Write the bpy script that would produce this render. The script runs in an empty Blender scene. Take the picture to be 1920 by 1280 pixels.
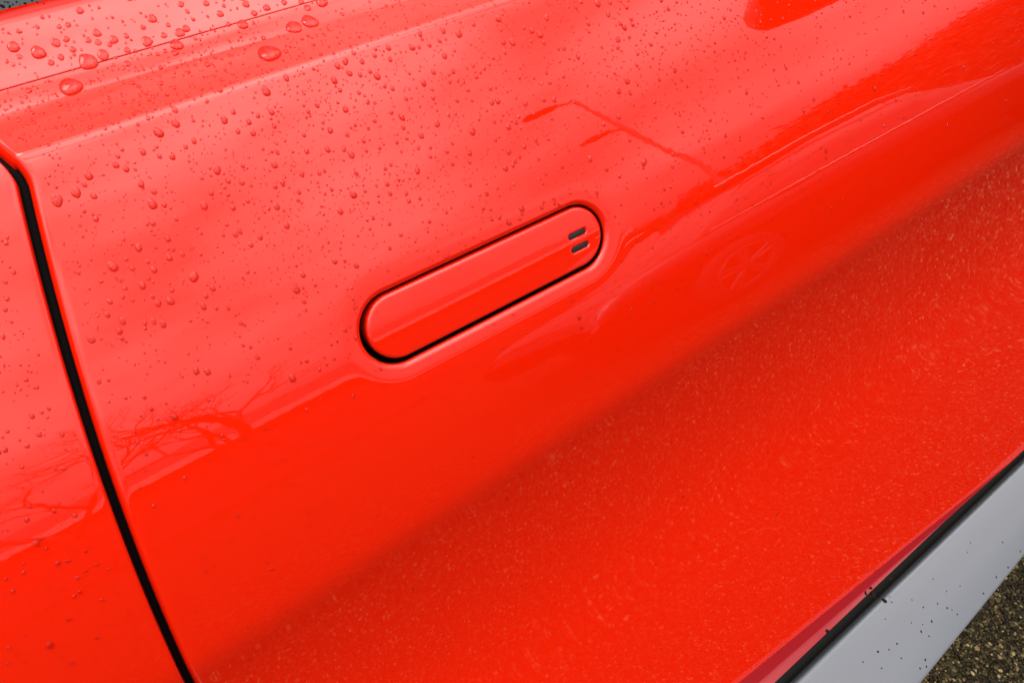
import bpy, bmesh, math, random
import numpy as np
from mathutils import Vector, Matrix
R = math.radians
scene = bpy.context.scene
COL = scene.collection
rng = np.random.default_rng(7)
random.seed(7)

# ------------------------------------------------------------------ camera
CAMH = 1.46                       # height of the lens above the ground
FPX = 1400.0                      # focal length in pixels of a 1920 px wide frame
PITCH, YAW = R(47.726), R(36.722)
fh = np.array([math.sin(YAW), math.cos(YAW), 0.0])
CR = np.array([math.cos(YAW), -math.sin(YAW), 0.0])
CF = math.cos(PITCH) * fh + np.array([0, 0, -math.sin(PITCH)])
CU = np.cross(CR, CF)
cam = bpy.data.cameras.new('camera')
camo = bpy.data.objects.new('camera', cam)
COL.objects.link(camo)
cam.sensor_width = 36.0
cam.lens = 36.0 * FPX / 1920.0
cam.clip_start, cam.clip_end = 0.01, 2000
camo.matrix_world = Matrix(((CR[0], CU[0], -CF[0], 0), (CR[1], CU[1], -CF[1], 0), (CR[2], CU[2], -CF[2], CAMH), (0, 0, 0, 1)))
scene.camera = camo

# ------------------------------------------------------------------ light
SUN_EL, SUN_AZ = R(52), R(-35)    # azimuth from +Y towards +X; the sun stands behind the car in thin cloud
world = bpy.data.worlds.new('World')
scene.world = world
world.use_nodes = True
wn, wl = world.node_tree.nodes, world.node_tree.links
wn.clear()
def W(t, **k):
    n = wn.new(t)
    for a, v in k.items(): setattr(n, a, v)
    return n
wout, wbg = W('ShaderNodeOutputWorld'), W('ShaderNodeBackground')
sky = W('ShaderNodeTexSky', sky_type='NISHITA', sun_disc=False, sun_elevation=SUN_EL, sun_rotation=SUN_AZ, dust_density=4.0)
hsv = W('ShaderNodeHueSaturation'); hsv.inputs['Saturation'].default_value = 0.25
tc = W('ShaderNodeTexCoord'); sep = W('ShaderNodeSeparateXYZ')
wl.new(tc.outputs['Generated'], sep.inputs[0])
grad = W('ShaderNodeMapRange'); grad.inputs[1].default_value = 0.0; grad.inputs[2].default_value = 1.0
grad.inputs[3].default_value = 1.5; grad.inputs[4].default_value = 18.5      # overcast: about three times brighter overhead
pw = W('ShaderNodeMath', operation='POWER'); pw.use_clamp = True; pw.inputs[1].default_value = 2.0
wl.new(sep.outputs['Z'], pw.inputs[0]); wl.new(pw.outputs[0], grad.inputs[0])
mp = W('ShaderNodeMapping'); mp.inputs['Scale'].default_value = (1.0, 1.5, 2.6); mp.inputs['Location'].default_value = (0.3, 1.1, 0.4)
wl.new(tc.outputs['Generated'], mp.inputs[0])
nz = W('ShaderNodeTexNoise'); nz.inputs['Scale'].default_value = 2.1; nz.inputs['Detail'].default_value = 3.0; nz.inputs['Roughness'].default_value = 0.45
wl.new(mp.outputs[0], nz.inputs['Vector'])
cr = W('ShaderNodeMapRange'); cr.inputs[1].default_value = 0.32; cr.inputs[2].default_value = 0.68
cr.inputs[3].default_value = 0.48; cr.inputs[4].default_value = 1.48
wl.new(nz.outputs['Fac'], cr.inputs[0])
mul = W('ShaderNodeMath', operation='MULTIPLY'); wl.new(grad.outputs[0], mul.inputs[0]); wl.new(cr.outputs[0], mul.inputs[1])
cc = W('ShaderNodeCombineColor'); 
for i, g in enumerate((1.0, 0.98, 0.955)):
    m_ = W('ShaderNodeMath', operation='MULTIPLY'); m_.inputs[1].default_value = g
    wl.new(mul.outputs[0], m_.inputs[0]); wl.new(m_.outputs[0], cc.inputs[i])
mix = W('ShaderNodeMix', data_type='RGBA'); mix.inputs['Factor'].default_value = 0.88
wl.new(sky.outputs[0], hsv.inputs['Color']); wl.new(hsv.outputs[0], mix.inputs[6]); wl.new(cc.outputs[0], mix.inputs[7])
wl.new(mix.outputs[2], wbg.inputs['Color']); wbg.inputs['Strength'].default_value = 0.1
wl.new(wbg.outputs[0], wout.inputs['Surface'])

sun = bpy.data.lights.new('sun', 'SUN'); sun.energy = 0.5; sun.angle = R(40); sun.color = (1, 0.96, 0.9)
suno = bpy.data.objects.new('sun', sun); COL.objects.link(suno)
sd = Vector((math.sin(SUN_AZ) * math.cos(SUN_EL), math.cos(SUN_AZ) * math.cos(SUN_EL), math.sin(SUN_EL)))
suno.rotation_euler = sd.to_track_quat('Z', 'Y').to_euler(); suno.location = (0, 0, 6)

scene.view_settings.view_transform = 'Standard'
scene.view_settings.look = 'None'
scene.view_settings.exposure = 1.58
scene.view_settings.gamma = 1.0
scene.render.engine = 'CYCLES'
scene.cycles.use_denoising = True
scene.cycles.max_bounces = 10
scene.cycles.transmission_bounces = 8
scene.cycles.glossy_bounces = 6

# ------------------------------------------------------------------ materials
def mat(name, color, rough=0.5, metallic=0.0, ior=1.5, **k):
    m = bpy.data.materials.new(name); m.use_nodes = True
    b = m.node_tree.nodes['Principled BSDF']
    b.inputs['Base Color'].default_value = (*color, 1); b.inputs['Roughness'].default_value = rough
    b.inputs['Metallic'].default_value = metallic; b.inputs['IOR'].default_value = ior
    for a, v in k.items(): b.inputs[a.replace('_', ' ')].default_value = v
    return m
def bump(m, scale, dist, detail=2.0, strength=1.0, rough=0.5):
    nt = m.node_tree; b = nt.nodes['Principled BSDF']
    t = nt.nodes.new('ShaderNodeTexCoord'); n = nt.nodes.new('ShaderNodeTexNoise'); u = nt.nodes.new('ShaderNodeBump')
    n.inputs['Scale'].default_value = scale; n.inputs['Detail'].default_value = detail; n.inputs['Roughness'].default_value = rough
    u.inputs['Distance'].default_value = dist; u.inputs['Strength'].default_value = strength
    nt.links.new(t.outputs['Object'], n.inputs['Vector']); nt.links.new(n.outputs['Fac'], u.inputs['Height']); nt.links.new(u.outputs[0], b.inputs['Normal'])
    return n
def mottle(m, c0, c1, scale, detail=4.0, lo=0.35, hi=0.65):
    nt = m.node_tree; b = nt.nodes['Principled BSDF']
    t = nt.nodes.new('ShaderNodeTexCoord'); n = nt.nodes.new('ShaderNodeTexNoise'); r_ = nt.nodes.new('ShaderNodeValToRGB')
    n.inputs['Scale'].default_value = scale; n.inputs['Detail'].default_value = detail
    r_.color_ramp.elements[0].position = lo; r_.color_ramp.elements[1].position = hi
    r_.color_ramp.elements[0].color = (*c0, 1); r_.color_ramp.elements[1].color = (*c1, 1)
    nt.links.new(t.outputs['Object'], n.inputs['Vector']); nt.links.new(n.outputs['Fac'], r_.inputs[0]); nt.links.new(r_.outputs[0], b.inputs['Base Color'])
M = {}
M['red'] = mat('red_paint', (0.70, 0.0105, 0.0006), 0.02, ior=1.56); bump(M['red'], 140, 0.000010, 0)
M['silver'] = mat('silver_paint', (0.142, 0.15, 0.168), 0.2, ior=1.5)
M['hem'] = mat('dull_red_lip', (0.27, 0.010, 0.014), 0.08)  # lip of the door, a darker red than the skin
M['black'] = mat('black_rubber', (0.002, 0.002, 0.002), 0.6, Specular_IOR_Level=0.06)
M['rubber'] = mat('seal_rubber', (0.004, 0.0035, 0.003), 0.35, Specular_IOR_Level=0.06)
M['pit'] = mat('black_cavity', (0.003, 0.003, 0.003), 0.8)
M['grey'] = mat('dark_grey_plastic', (0.018, 0.016, 0.016), 0.35, Specular_IOR_Level=0.25)
M['water'] = mat('rain_water', (1, 1, 1), 0.0, ior=1.38, Transmission_Weight=1.0)
M['wet_red'] = mat('red_paint_under_water', (0.70, 0.0105, 0.0006), 0.3, Specular_IOR_Level=0.03)
M['dirt'] = mat('dark_debris', (0.010, 0.008, 0.006), 0.8, Specular_IOR_Level=0.05)
M['glass'] = mat('tinted_window_glass', (0.045, 0.054, 0.056), 0.01, ior=1.52)  # dark glass, its base raised to a grey that stands in for reflected sky
M['asphalt'] = mat('wet_asphalt', (0.02, 0.018, 0.012), 0.8, Specular_IOR_Level=0.05)
def stone_tones(rp):
    rp.color_ramp.elements[0].color = (0.004, 0.0026, 0.0007, 1); rp.color_ramp.elements[1].color = (0.25, 0.185, 0.085, 1)
    for p_, c_ in ((0.5, (0.015, 0.0100, 0.0030, 1)), (0.8, (0.045, 0.031, 0.0105, 1)), (0.93, (0.10, 0.072, 0.030, 1))): e_ = rp.color_ramp.elements.new(p_); e_.color = c_
nt = M['asphalt'].node_tree; vt = nt.nodes.new('ShaderNodeTexVoronoi'); vt.inputs['Scale'].default_value = 150
t_ = nt.nodes.new('ShaderNodeTexCoord'); sp_ = nt.nodes.new('ShaderNodeSeparateColor'); rp = nt.nodes.new('ShaderNodeValToRGB'); stone_tones(rp)
bu = nt.nodes.new('ShaderNodeBump'); bu.inputs['Distance'].default_value = 0.004; bu.invert = True
nt.links.new(t_.outputs['Object'], vt.inputs['Vector']); nt.links.new(vt.outputs['Color'], sp_.inputs[0]); nt.links.new(sp_.outputs[0], rp.inputs[0])
nt.links.new(rp.outputs[0], nt.nodes['Principled BSDF'].inputs['Base Color']); nt.links.new(vt.outputs['Distance'], bu.inputs['Height']); nt.links.new(bu.outputs[0], nt.nodes['Principled BSDF'].inputs['Normal'])
M['car_paint'] = mat('grey_metallic_car_paint', (0.10, 0.104, 0.112), 0.1, metallic=1.0)
M['tyre'] = mat('tyre_rubber', (0.008, 0.008, 0.008), 0.7)
M['alloy'] = mat('alloy_rim', (0.06, 0.062, 0.064), 0.4, metallic=0.4)
M['chrome'] = mat('streak_chrome', (0.8, 0.8, 0.8), 0.12, metallic=1.0)
M['steel'] = mat('galvanised_lamp_post', (0.19, 0.195, 0.2), 0.5)
M['bark'] = mat('tree_bark', (0.035, 0.028, 0.022), 0.9); bump(M['bark'], 30, 0.02)
M['leaf'] = mat('dark_evergreen_leaves', (0.03, 0.05, 0.02), 0.7); mottle(M['leaf'], (0.018, 0.032, 0.012), (0.05, 0.075, 0.03), 1.2)
M['brick'] = mat('brown_brick_wall', (0.10, 0.055, 0.04), 0.85); mottle(M['brick'], (0.07, 0.04, 0.03), (0.13, 0.07, 0.05), 9)
M['tiles'] = mat('dark_roof_tiles', (0.03, 0.028, 0.028), 0.7); mottle(M['tiles'], (0.022, 0.02, 0.02), (0.045, 0.04, 0.038), 6)
M['white'] = mat('white_painted_timber', (0.7, 0.7, 0.68), 0.5)

# ------------------------------------------------------------------ helpers
def tag(o, label=None, cat=None, group=None, kind=None):
    if label: o['label'] = label
    if cat: o['category'] = cat
    if group: o['group'] = group
    if kind: o['kind'] = kind
    return o
def empty(name, loc, label, cat, group=None):
    o = bpy.data.objects.new(name, None); o.location = loc; o.empty_display_size = 0.1
    COL.objects.link(o); return tag(o, label, cat, group)
def np_mesh(name, V, F, m, smooth=True):
    """V (n,3), F (k,4) or (k,3) integer arrays -> mesh datablock"""
    V = np.asarray(V, np.float32); F = np.asarray(F, np.int32)
    me = bpy.data.meshes.new(name); nv, (nf, k) = len(V), F.shape
    me.vertices.add(nv); me.vertices.foreach_set('co', V.ravel())
    me.loops.add(nf * k); me.loops.foreach_set('vertex_index', F.ravel())
    me.polygons.add(nf); me.polygons.foreach_set('loop_start', np.arange(0, nf * k, k, dtype=np.int32))
    me.polygons.foreach_set('use_smooth', np.full(nf, smooth))
    me.update(calc_edges=True); me.validate()
    if m: me.materials.append(m)
    return me
def link(name, me, parent=None, **k):
    o = bpy.data.objects.new(name, me); COL.objects.link(o)
    if parent: o.parent = parent
    return tag(o, **k)
def part(name, V, F, m, parent, smooth=True, **k):
    V = np.asarray(V, float)
    me = np_mesh(name, V - np.array(parent_base(parent)), F, m, smooth)
    return link(name, me, parent, **k)
def parent_base(p):
    b = Vector((0, 0, 0))
    while p: b += p.location; p = p.parent
    return b
def compact(V, F):
    u, inv = np.unique(F.ravel(), return_inverse=True)
    return V[u], inv.reshape(F.shape)
def grid_faces(nr, nc, closed=False):
    i, j = np.meshgrid(np.arange(nr - 1), np.arange(nc if closed else nc - 1), indexing='ij')
    a = i * nc + j; b = i * nc + (j + 1) % nc; c = (i + 1) * nc + (j + 1) % nc; d = (i + 1) * nc + j
    return np.stack([a, b, c, d], -1).reshape(-1, 4)
def join(parts):
    V, F, n = [], [], 0
    for v, f in parts:
        V.append(np.asarray(v, float)); F.append(np.asarray(f) + n); n += len(v)
    return np.concatenate(V), np.concatenate(F)
def box(x0, x1, y0, y1, z0, z1):
    v = [(x, y, z) for z in (z0, z1) for y in (y0, y1) for x in (x0, x1)]
    return np.array(v, float), np.array([(0, 2, 3, 1), (4, 5, 7, 6), (0, 1, 5, 4), (2, 6, 7, 3), (0, 4, 6, 2), (1, 3, 7, 5)])
def tube(path, rad, n=8):
    path = [Vector(p) for p in path]; V = []
    for i, p in enumerate(path):
        t = (path[min(i + 1, len(path) - 1)] - path[max(i - 1, 0)]).normalized()
        a = t.orthogonal().normalized(); b = t.cross(a)
        rr = rad[i] if hasattr(rad, '__len__') else rad
        V += [tuple(p + (a * math.cos(2 * math.pi * k / n) + b * math.sin(2 * math.pi * k / n)) * rr) for k in range(n)]
    return np.array(V), grid_faces(len(path), n, True)
def sstep(a, b, x):
    t = np.clip((x - a) / (b - a), 0, 1); return t * t * (3 - 2 * t)

# ------------------------------------------------------------------ body side: one cross-section swept along the car
# TH: angle below the horizontal of the line from the lens to a point of the section; PHI: how far that point of the skin tilts upward
TH = [19.0, 20.3, 20.9, 22, 23.9, 24.4, 25.2, 26.5, 27.65, 28.05, 28.5, 32, 38, 45, 48, 51, 54, 57, 60, 61.7, 62.3, 62.9, 63.6, 65, 68, 71, 74, 75.5, 77, 80, 84, 90]
PHI = [-20, 20, 50, 54, 59, 66, 71, 78, 82, 58, 44, 42, 39.5, 35.5, 31.5, 28.6, 26, 23, 20.5, 18.5, 15.5, 9.5, 5.5, 8, 13, 18, 23, 24.6, 24.9, 24.8, 24.6, 24.5]
def pchip(x, y, q):
    x = np.array(x, float); y = np.array(y, float); h = np.diff(x); d = np.diff(y) / h; m = np.zeros_like(y)
    for i in range(1, len(x) - 1):
        if d[i - 1] * d[i] > 0:
            w1 = 2 * h[i] + h[i - 1]; w2 = h[i] + 2 * h[i - 1]; m[i] = (w1 + w2) / (w1 / d[i - 1] + w2 / d[i])
    m[0] = d[0]; m[-1] = d[-1]
    i = np.clip(np.searchsorted(x, q) - 1, 0, len(x) - 2); t = (q - x[i]) / h[i]
    return (2*t**3 - 3*t**2 + 1)*y[i] + (t**3 - 2*t**2 + t)*h[i]*m[i] + (-2*t**3 + 3*t**2)*y[i+1] + (t**3 - t**2)*h[i]*m[i+1]
pt = np.linspace(19, 88.5, 20001)
pp = pchip(TH, PHI, pt)
g_ = np.tan(np.radians(pt - pp))
lr = np.concatenate([[0], np.cumsum((g_[1:] + g_[:-1]) / 2 * np.radians(pt[1] - pt[0]))])
pr = 0.52 * np.exp(lr - np.interp(48.0, pt, lr))
py, pz = pr * np.cos(np.radians(pt)), CAMH - pr * np.sin(np.radians(pt))
ps = np.concatenate([[0], np.cumsum(np.hypot(np.diff(py), np.diff(pz)))])
th2s = lambda a: np.interp(a, pt, ps)
s2th = lambda s: np.interp(s, ps, pt)
def surf(x, s):
    """point and outward normal of the body side at station x, arc length s down the section"""
    x, s = np.broadcast_arrays(np.asarray(x, float), np.asarray(s, float))
    p = np.radians(np.interp(s, ps, pp)); 
    P = np.stack([x, np.interp(s, ps, py), np.interp(s, ps, pz)], -1)
    N = np.stack([np.zeros_like(x), -np.cos(p), np.sin(p)], -1)
    return P, N
def pix(px, py_):
    """station and arc length of the body side seen at a photograph pixel"""
    d = (px - 960) * CR - (py_ - 640) * CU + FPX * CF
    a = math.degrees(math.atan2(-d[2], d[1])); q = d[0] / math.hypot(d[1], d[2])
    return q * float(np.interp(a, pt, pr)), float(th2s(a)), a

car = empty('red_car', (0.3, 0.45, 0), 'glossy red car side wet with rain, flush pill shaped handle and silver sill', 'car')

# shut line between door and rear side panel
gpts = [pix(*p) for p in [(38, 340), (52, 400), (70, 470), (98, 570), (128, 680), (158, 780), (189, 880), (226, 980), (266, 1080), (306, 1170), (352, 1278)]]
gs, gx = np.array([p[1] for p in gpts]), np.array([p[0] for p in gpts])
gfit = np.polyfit(gs, gx, 3)
S_TOP = float(th2s(27.9)); S_LIP0 = float(th2s(84.0))
def xgap(s):
    s = np.asarray(s, float); lo, hi = gs[0], gs[-1]
    sl = np.polyval(np.polyder(gfit), hi)
    u = np.clip(float(th2s(29.3)) - s, 0, None); bend = np.where(u < 0.014, 0.5 * u * u / 0.014, u - 0.007) * 0.28     # the gap turns rearward over the crease
    return -bend + np.where(s > hi, np.polyval(gfit, hi) + (s - hi) * sl, np.polyval(gfit, np.clip(s, lo, hi)))
poly = [(float(xgap(s)), s) for s in np.linspace(float(th2s(87)), float(th2s(24.2)), 300)]
poly = np.array(poly)
def gapdist(x, s):
    """signed distance to the shut line, positive on the door's side"""
    x, s = x.ravel(), s.ravel(); best = np.full(x.shape, 9.0); sg = np.ones(x.shape)
    a, b = poly[:-1], poly[1:]
    for k in range(0, len(x), 20000):
        X, S = x[k:k+20000, None], s[k:k+20000, None]
        dx, ds = (b - a)[:, 0], (b - a)[:, 1]
        t = np.clip(((X - a[:, 0]) * dx + (S - a[:, 1]) * ds) / (dx * dx + ds * ds), 0, 1)
        D = np.hypot(X - a[:, 0] - t * dx, S - a[:, 1] - t * ds); j = D.argmin(1); i = np.arange(len(j))
        best[k:k+20000] = D[i, j]
        cr_ = dx[j] * (S[:, 0] - a[j, 1]) - ds[j] * (X[:, 0] - a[j, 0])
        sg[k:k+20000] = np.where(cr_ > 0, 1, -1)
    return best * sg
GW, LR, LL = 0.0024, 0.0056, 0.0016     # half width of the gap, edge radius on the door and on the side panel

# door handle outline on the skin: centre, half length between arc centres, radius, tilt
HX, HS, HL, HR, HT = 0.2402, float(th2s(48.72)), 0.0852, 0.0276, R(0.7)

# rows (arc length) and columns (station)
S_BELT = float(th2s(24.15))
rows = [S_BELT + 0.0001]
hs0, hs1 = HS - 0.053, HS + 0.053
while rows[-1] < S_LIP0:
    s = rows[-1]
    step = 0.0006 if S_TOP - 0.012 < s < S_TOP + 0.012 else 0.0015 if hs0 - 0.01 < s < hs1 + 0.01 else 0.0022 if s < 0.5 else 0.004
    rows.append(s + step)
rows = np.array(rows); nr = len(rows)
off = sorted(set([0.0, 0.0012, GW - 0.0001] + [GW + LR * k / 8 for k in range(9)] + [0.0107, 0.0112, 0.0125, 0.014, 0.016, 0.018, 0.020]))
XR0, XR1 = 0.095, 0.385
left_off = [-0.60, -0.45, -0.32, -0.24, -0.18, -0.14, -0.11, -0.085, -0.065, -0.05, -0.04, -0.032, -0.026, -0.021, -0.017, -0.014, -0.0115, -0.0095, -0.008, -0.007] + [-(GW + LL * k / 6) for k in range(6, -1, -1)] + [-(GW - 0.0001), -0.0012]
left_fill = np.linspace(-0.14, -0.0085, 100)
left_off = sorted(set(round(v, 6) for v in list(left_off) + list(left_fill)))
mid = np.linspace(0, 1, 42)[1:]                 # from the shut line to the handle zone
hcol = np.linspace(XR0, XR1, 150)[1:]
rcol = XR1 + np.cumsum(np.concatenate([np.full(60, 0.003), np.full(80, 0.006), np.full(60, 0.02)]))
XG = xgap(rows)[:, None]
x = np.concatenate([XG + np.array(left_off)[None], XG + np.array(off)[None],
                    (XG + 0.020) + mid[None] * (XR0 - XG - 0.020),
                    np.broadcast_to(hcol, (nr, len(hcol))), np.broadcast_to(rcol, (nr, len(rcol)))], 1)
nc = x.shape[1]
c_h0 = len(left_off) + len(off) + len(mid) - 1; c_h1 = c_h0 + len(hcol)
s = np.broadcast_to(rows[:, None], x.shape)
D = gapdist(x, s).reshape(x.shape)
depth = np.zeros_like(D)
def roll(d, w, r): 
    u = np.clip((d - w) / r, 0, 1); return r * (1 - np.sqrt(np.clip(1 - (1 - u) ** 2, 0, 1)))
depth = np.where(D > 0, roll(D, GW, LR) * 1.9, roll(-D, GW, LL))
depth = np.where(np.abs(D) < GW - 5e-5, 0.016, depth)
# panels of a real car are never quite true: sub-millimetre waviness
wav = 0.00007 * np.sin(x * 9.0 + s * 5 + 1.0) + 0.00005 * np.sin(x * 21 - s * 13) 
SIDE = D < 0
P, N = surf(x, s)
P = P - N * (depth + wav)[..., None]
V = P.reshape(-1, 3); idx = np.arange(nr * nc).reshape(nr, nc)
F = grid_faces(nr, nc)
ri, ci = np.meshgrid(np.arange(nr - 1), np.arange(nc - 1), indexing='ij'); ri, ci = ri.ravel(), ci.ravel()
r_h0, r_h1 = int(np.searchsorted(rows, hs0)), int(np.searchsorted(rows, hs1))
inhole = (ri >= r_h0) & (ri < r_h1) & (ci >= c_h0) & (ci < c_h1)
fd = D.reshape(-1)[F]
ingap = (np.abs(fd) < GW - 5e-5).all(1)
side = (fd.mean(1) < 0)
Fdoor = F[~inhole & ~ingap & ~side]; Fside = F[side & ~ingap]

# pocket round the handle: rings from the zone's border in to the pill outline
ring = [(r_h0, c) for c in range(c_h0, c_h1)] + [(r, c_h1) for r in range(r_h0, r_h1)] + [(r_h1, c) for c in range(c_h1, c_h0, -1)] + [(r, c_h0) for r in range(r_h1, r_h0, -1)]
ro = np.array([idx[r, c] for r, c in ring]); xo = np.array([x[r, c] for r, c in ring]); so = np.array([s[r, c] for r, c in ring])
ct, st = math.cos(HT), math.sin(HT)
def to_ab(x_, s_): dx, ds = x_ - HX, s_ - HS; return dx * ct + ds * st, -dx * st + ds * ct
def to_xs(a, b): return HX + a * ct - b * st, HS + a * st + b * ct
ao, bo = to_ab(xo, so)
ax = np.clip(ao, -HL, HL); vx, vy = ao - ax, bo; vl = np.hypot(vx, vy); vx, vy = vx / vl, vy / vl
Dm = vl - HR
lev = [0, .15e-3, .4e-3, .75e-3, 1.15e-3, 1.6e-3, 2.1e-3, 2.7e-3, 3.3e-3, 3.8e-3, 4.2e-3, 4.7e-3, 5.4e-3, 6.3e-3, 7.5e-3, 9e-3, 10.5e-3, 12e-3, 13.5e-3, 15e-3, 17e-3]
LP = 0.0040
rings = [(-1, 0.015), (-1, 0.010)] + [(d, None) for d in lev] 
Vr, nv0, npt = [], len(V), len(ring)
def hdish(d): return 0.0012 * np.exp(-(d / 0.0095) ** 2)
def wave(a, b): return 0.00007 * np.sin(a * 9.0 + b * 5 + 1.0) + 0.00005 * np.sin(a * 21 - b * 13)
allr = []
for d, z in rings:
    dd = max(d, 0.0); rad = HR + dd
    a, b = ax + vx * rad, vy * rad; X_, S_ = to_xs(a, b)
    u = min(max(dd / LP, 0), 1)
    dep = (LP * (1 - math.sqrt(max(0, 1 - (1 - u) ** 2))) if z is None else z) + hdish(dd)
    p_, n_ = surf(X_, S_); allr.append(p_ - n_ * (dep + wave(X_, S_))[:, None])
for t in (0.2, 0.4, 0.6, 0.8):
    d = lev[-1] + (Dm - lev[-1]) * t; rad = HR + d
    X_, S_ = to_xs(ax + vx * rad, vy * rad); p_, n_ = surf(X_, S_)
    allr.append(p_ - n_ * (hdish(d) * (1 - t) + wave(X_, S_))[:, None])
Vr = np.concatenate(allr); nring = len(allr)
Fr = nv0 + grid_faces(nring, npt, True)[:, ::-1]
last = nv0 + (nring - 1) * npt + np.arange(npt)
Fl = np.stack([last, ro, np.roll(ro, -1), np.roll(last, -1)], -1)
Vd = np.concatenate([V, Vr]); 

# lower edge of the door: the skin stretches down to the lip line, then the lip rolls outward
def lipth(q): return np.clip(85.25 + (q - 0.42) * 2.72, 82.6, 87.05)
cols_l = np.nonzero(np.ones(nc, bool))[0]
xl = x[-1]; nrow2 = 40
rl = np.interp(85.5, pt, pr); tl = lipth(xl / rl)
TE = R(87.28); rE = 1.045
low = []
for k in range(1, nrow2 + 1):
    sk = rows[-1] + (th2s(tl) - rows[-1]) * k / nrow2
    p_, n_ = surf(xl, sk); low.append(p_)
B = low[-1]; _, nB = surf(xl, th2s(tl))
tB = np.stack([np.zeros_like(xl), -nB[:, 2], nB[:, 1]], -1)    # down the skin
phL = R(66); tL = np.array([0, -math.sin(phL), -math.cos(phL)])
# end of the lip on the plane through lens and strip
yE = rE * math.cos(TE); 
nE = np.array([0, math.sin(TE), math.cos(TE)])
c0 = np.array([0, 0, CAMH])
tt = -((B - c0) @ nE) / (tL @ nE)
E_ = B + tt[:, None] * tL
# upper part of the lip: a steeper roll; lower part: a flatter trim, both in one darker red
ph1 = R(40); t1 = np.array([0, -math.sin(ph1), -math.cos(ph1)])
tmid = np.radians(tl + (87.28 - tl) * 0.42); nM = np.stack([np.zeros_like(tmid), np.sin(tmid), np.cos(tmid)], -1)
k1 = -((B - c0) * nM).sum(1) / (nM @ t1); Mid = B + k1[:, None] * t1
k2 = -((Mid - c0) @ nE) / (tL @ nE); E_ = Mid + np.maximum(k2, 1e-4)[:, None] * tL
for u in (0.25, 0.5, 0.75, 0.95): low.append(B + (k1 * u)[:, None] * t1)
for u in (0.04, 0.2, 0.4, 0.6, 0.8, 0.92, 1.0): low.append(Mid + (np.maximum(k2, 1e-4) * u)[:, None] * tL)
low.append(low[-1] + np.array([0, 0.004, -0.003])); low.append(low[-1] + np.array([0, 0.012, -0.006]))
Vl = np.concatenate(low); nl = len(low)
nb = len(Vd)
Flow = nb + grid_faces(nl, nc)
first = nb + np.arange(nc); lastrow = idx[-1]
Ffirst = np.stack([lastrow[:-1], lastrow[1:], first[1:], first[:-1]], -1)
Vall = np.concatenate([Vd, Vl])
gapc = [c for c in range(nc - 1) if abs(D[-1, c:c+2]).max() < GW - 5e-5 or (abs(D[-1, c:c+2]).min() < GW - 2e-4)]
okc = np.ones(nc - 1, bool); okc[gapc] = False
sidec = np.array([D[-1, c:c+2].mean() < 0 for c in range(nc - 1)])
def colsel(Fx, sel): return Fx.reshape(-1, nc - 1, 4)[:, sel].reshape(-1, 4)
nlow = nrow2 - 1 + 4                                  # rows of the red skin and the steeper part of the lip
sel_rows = np.repeat(np.arange(nl - 1) < nlow - 4, nc - 1)
Fhem = colsel(Flow[~sel_rows], okc & ~sidec); Flow = Flow[sel_rows]
Fdoor = np.concatenate([Fdoor, Fr, Fl, colsel(Flow, okc & ~sidec), colsel(Ffirst, okc & ~sidec)])
Fside = np.concatenate([Fside, colsel(Flow, okc & sidec), colsel(Ffirst, okc & sidec)])
v_, f_ = compact(Vall, Fdoor); door = part('door', v_, f_[:, ::-1], M['red'], car)
v_, f_ = compact(Vall, Fside); part('side_panel', v_, f_[:, ::-1], M['red'], car)
v_, f_ = compact(Vall, Fhem); part('door_lip', v_, f_[:, ::-1], M['hem'], car)

# black channel behind the shut line
gp, ns_ = [], []
for k in np.linspace(-0.012, 0.012, 7):
    q_ = poly.copy(); t_ = np.gradient(poly, axis=0); t_ /= np.linalg.norm(t_, axis=1)[:, None]
    q_ = q_ + k * np.stack([t_[:, 1], -t_[:, 0]], -1)
    p_, n_ = surf(q_[:, 0], q_[:, 1]); gp.append(p_ - n_ * (0.0125 + 0.003 * math.cos(k / 0.012 * math.pi) * -1))
part('gap_seal', np.concatenate(gp), grid_faces(7, len(poly)), M['black'], car)

# belt strip above the seam (a separate panel with a hairline seam), rolled over at the glass
s0 = float(th2s(20.05)); bs = np.concatenate([np.linspace(s0, th2s(21.0), 24), np.linspace(th2s(21.0), S_BELT - 0.0007, 40)[1:]])
bx = np.linspace(-0.6, 1.6, 180); X_, S_ = np.meshgrid(bx, bs); P_, N_ = surf(X_, S_)
Vb = P_.reshape(-1, 3); P2, N2 = surf(bx, np.full_like(bx, S_BELT - 0.0005)); Vb = np.concatenate([Vb, P2 - N2 * 0.0003, P2 - N2 * 0.004])
part('belt_strip', Vb, grid_faces(len(bs) + 2, len(bx))[:, ::-1], M['red'], car)
P2, N2 = surf(bx, np.full_like(bx, S_BELT - 0.004)); P3, N3 = surf(bx, np.full_like(bx, S_BELT + 0.004))
part('belt_seam', np.concatenate([P2 - N2 * 0.0016, P3 - N3 * 0.0016]), grid_faces(2, len(bx))[:, ::-1], M['red'], car)
# side window standing behind the belt strip, leaning into the car
Pg, _ = surf(np.array([0.0]), np.array([float(th2s(20.25))])); gy0, gz0 = Pg[0, 1] + 0.006, Pg[0, 2] - 0.012
def window(x0, x1, slope, name, hgt=0.8):
    lean = R(27); nu, nv_ = 40, 16; Vw = []
    for f in (0.0, 0.004):
        for j in range(nv_ + 1):
            for i in range(nu + 1):
                h = hgt * j / nv_; xr = x1 - slope * h
                X = x0 + (xr - x0) * i / nu; bow = 0.0
                Vw.append((X, gy0 + h * math.tan(lean) + bow + f, gz0 + h))
    n1 = (nv_ + 1) * (nu + 1); a = grid_faces(nv_ + 1, nu + 1)
    return part(name, np.array(Vw), np.concatenate([a, (a + n1)[:, ::-1]]), M['glass'], car)
window(-0.6, 0.62, 0.62, 'side_window')
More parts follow.
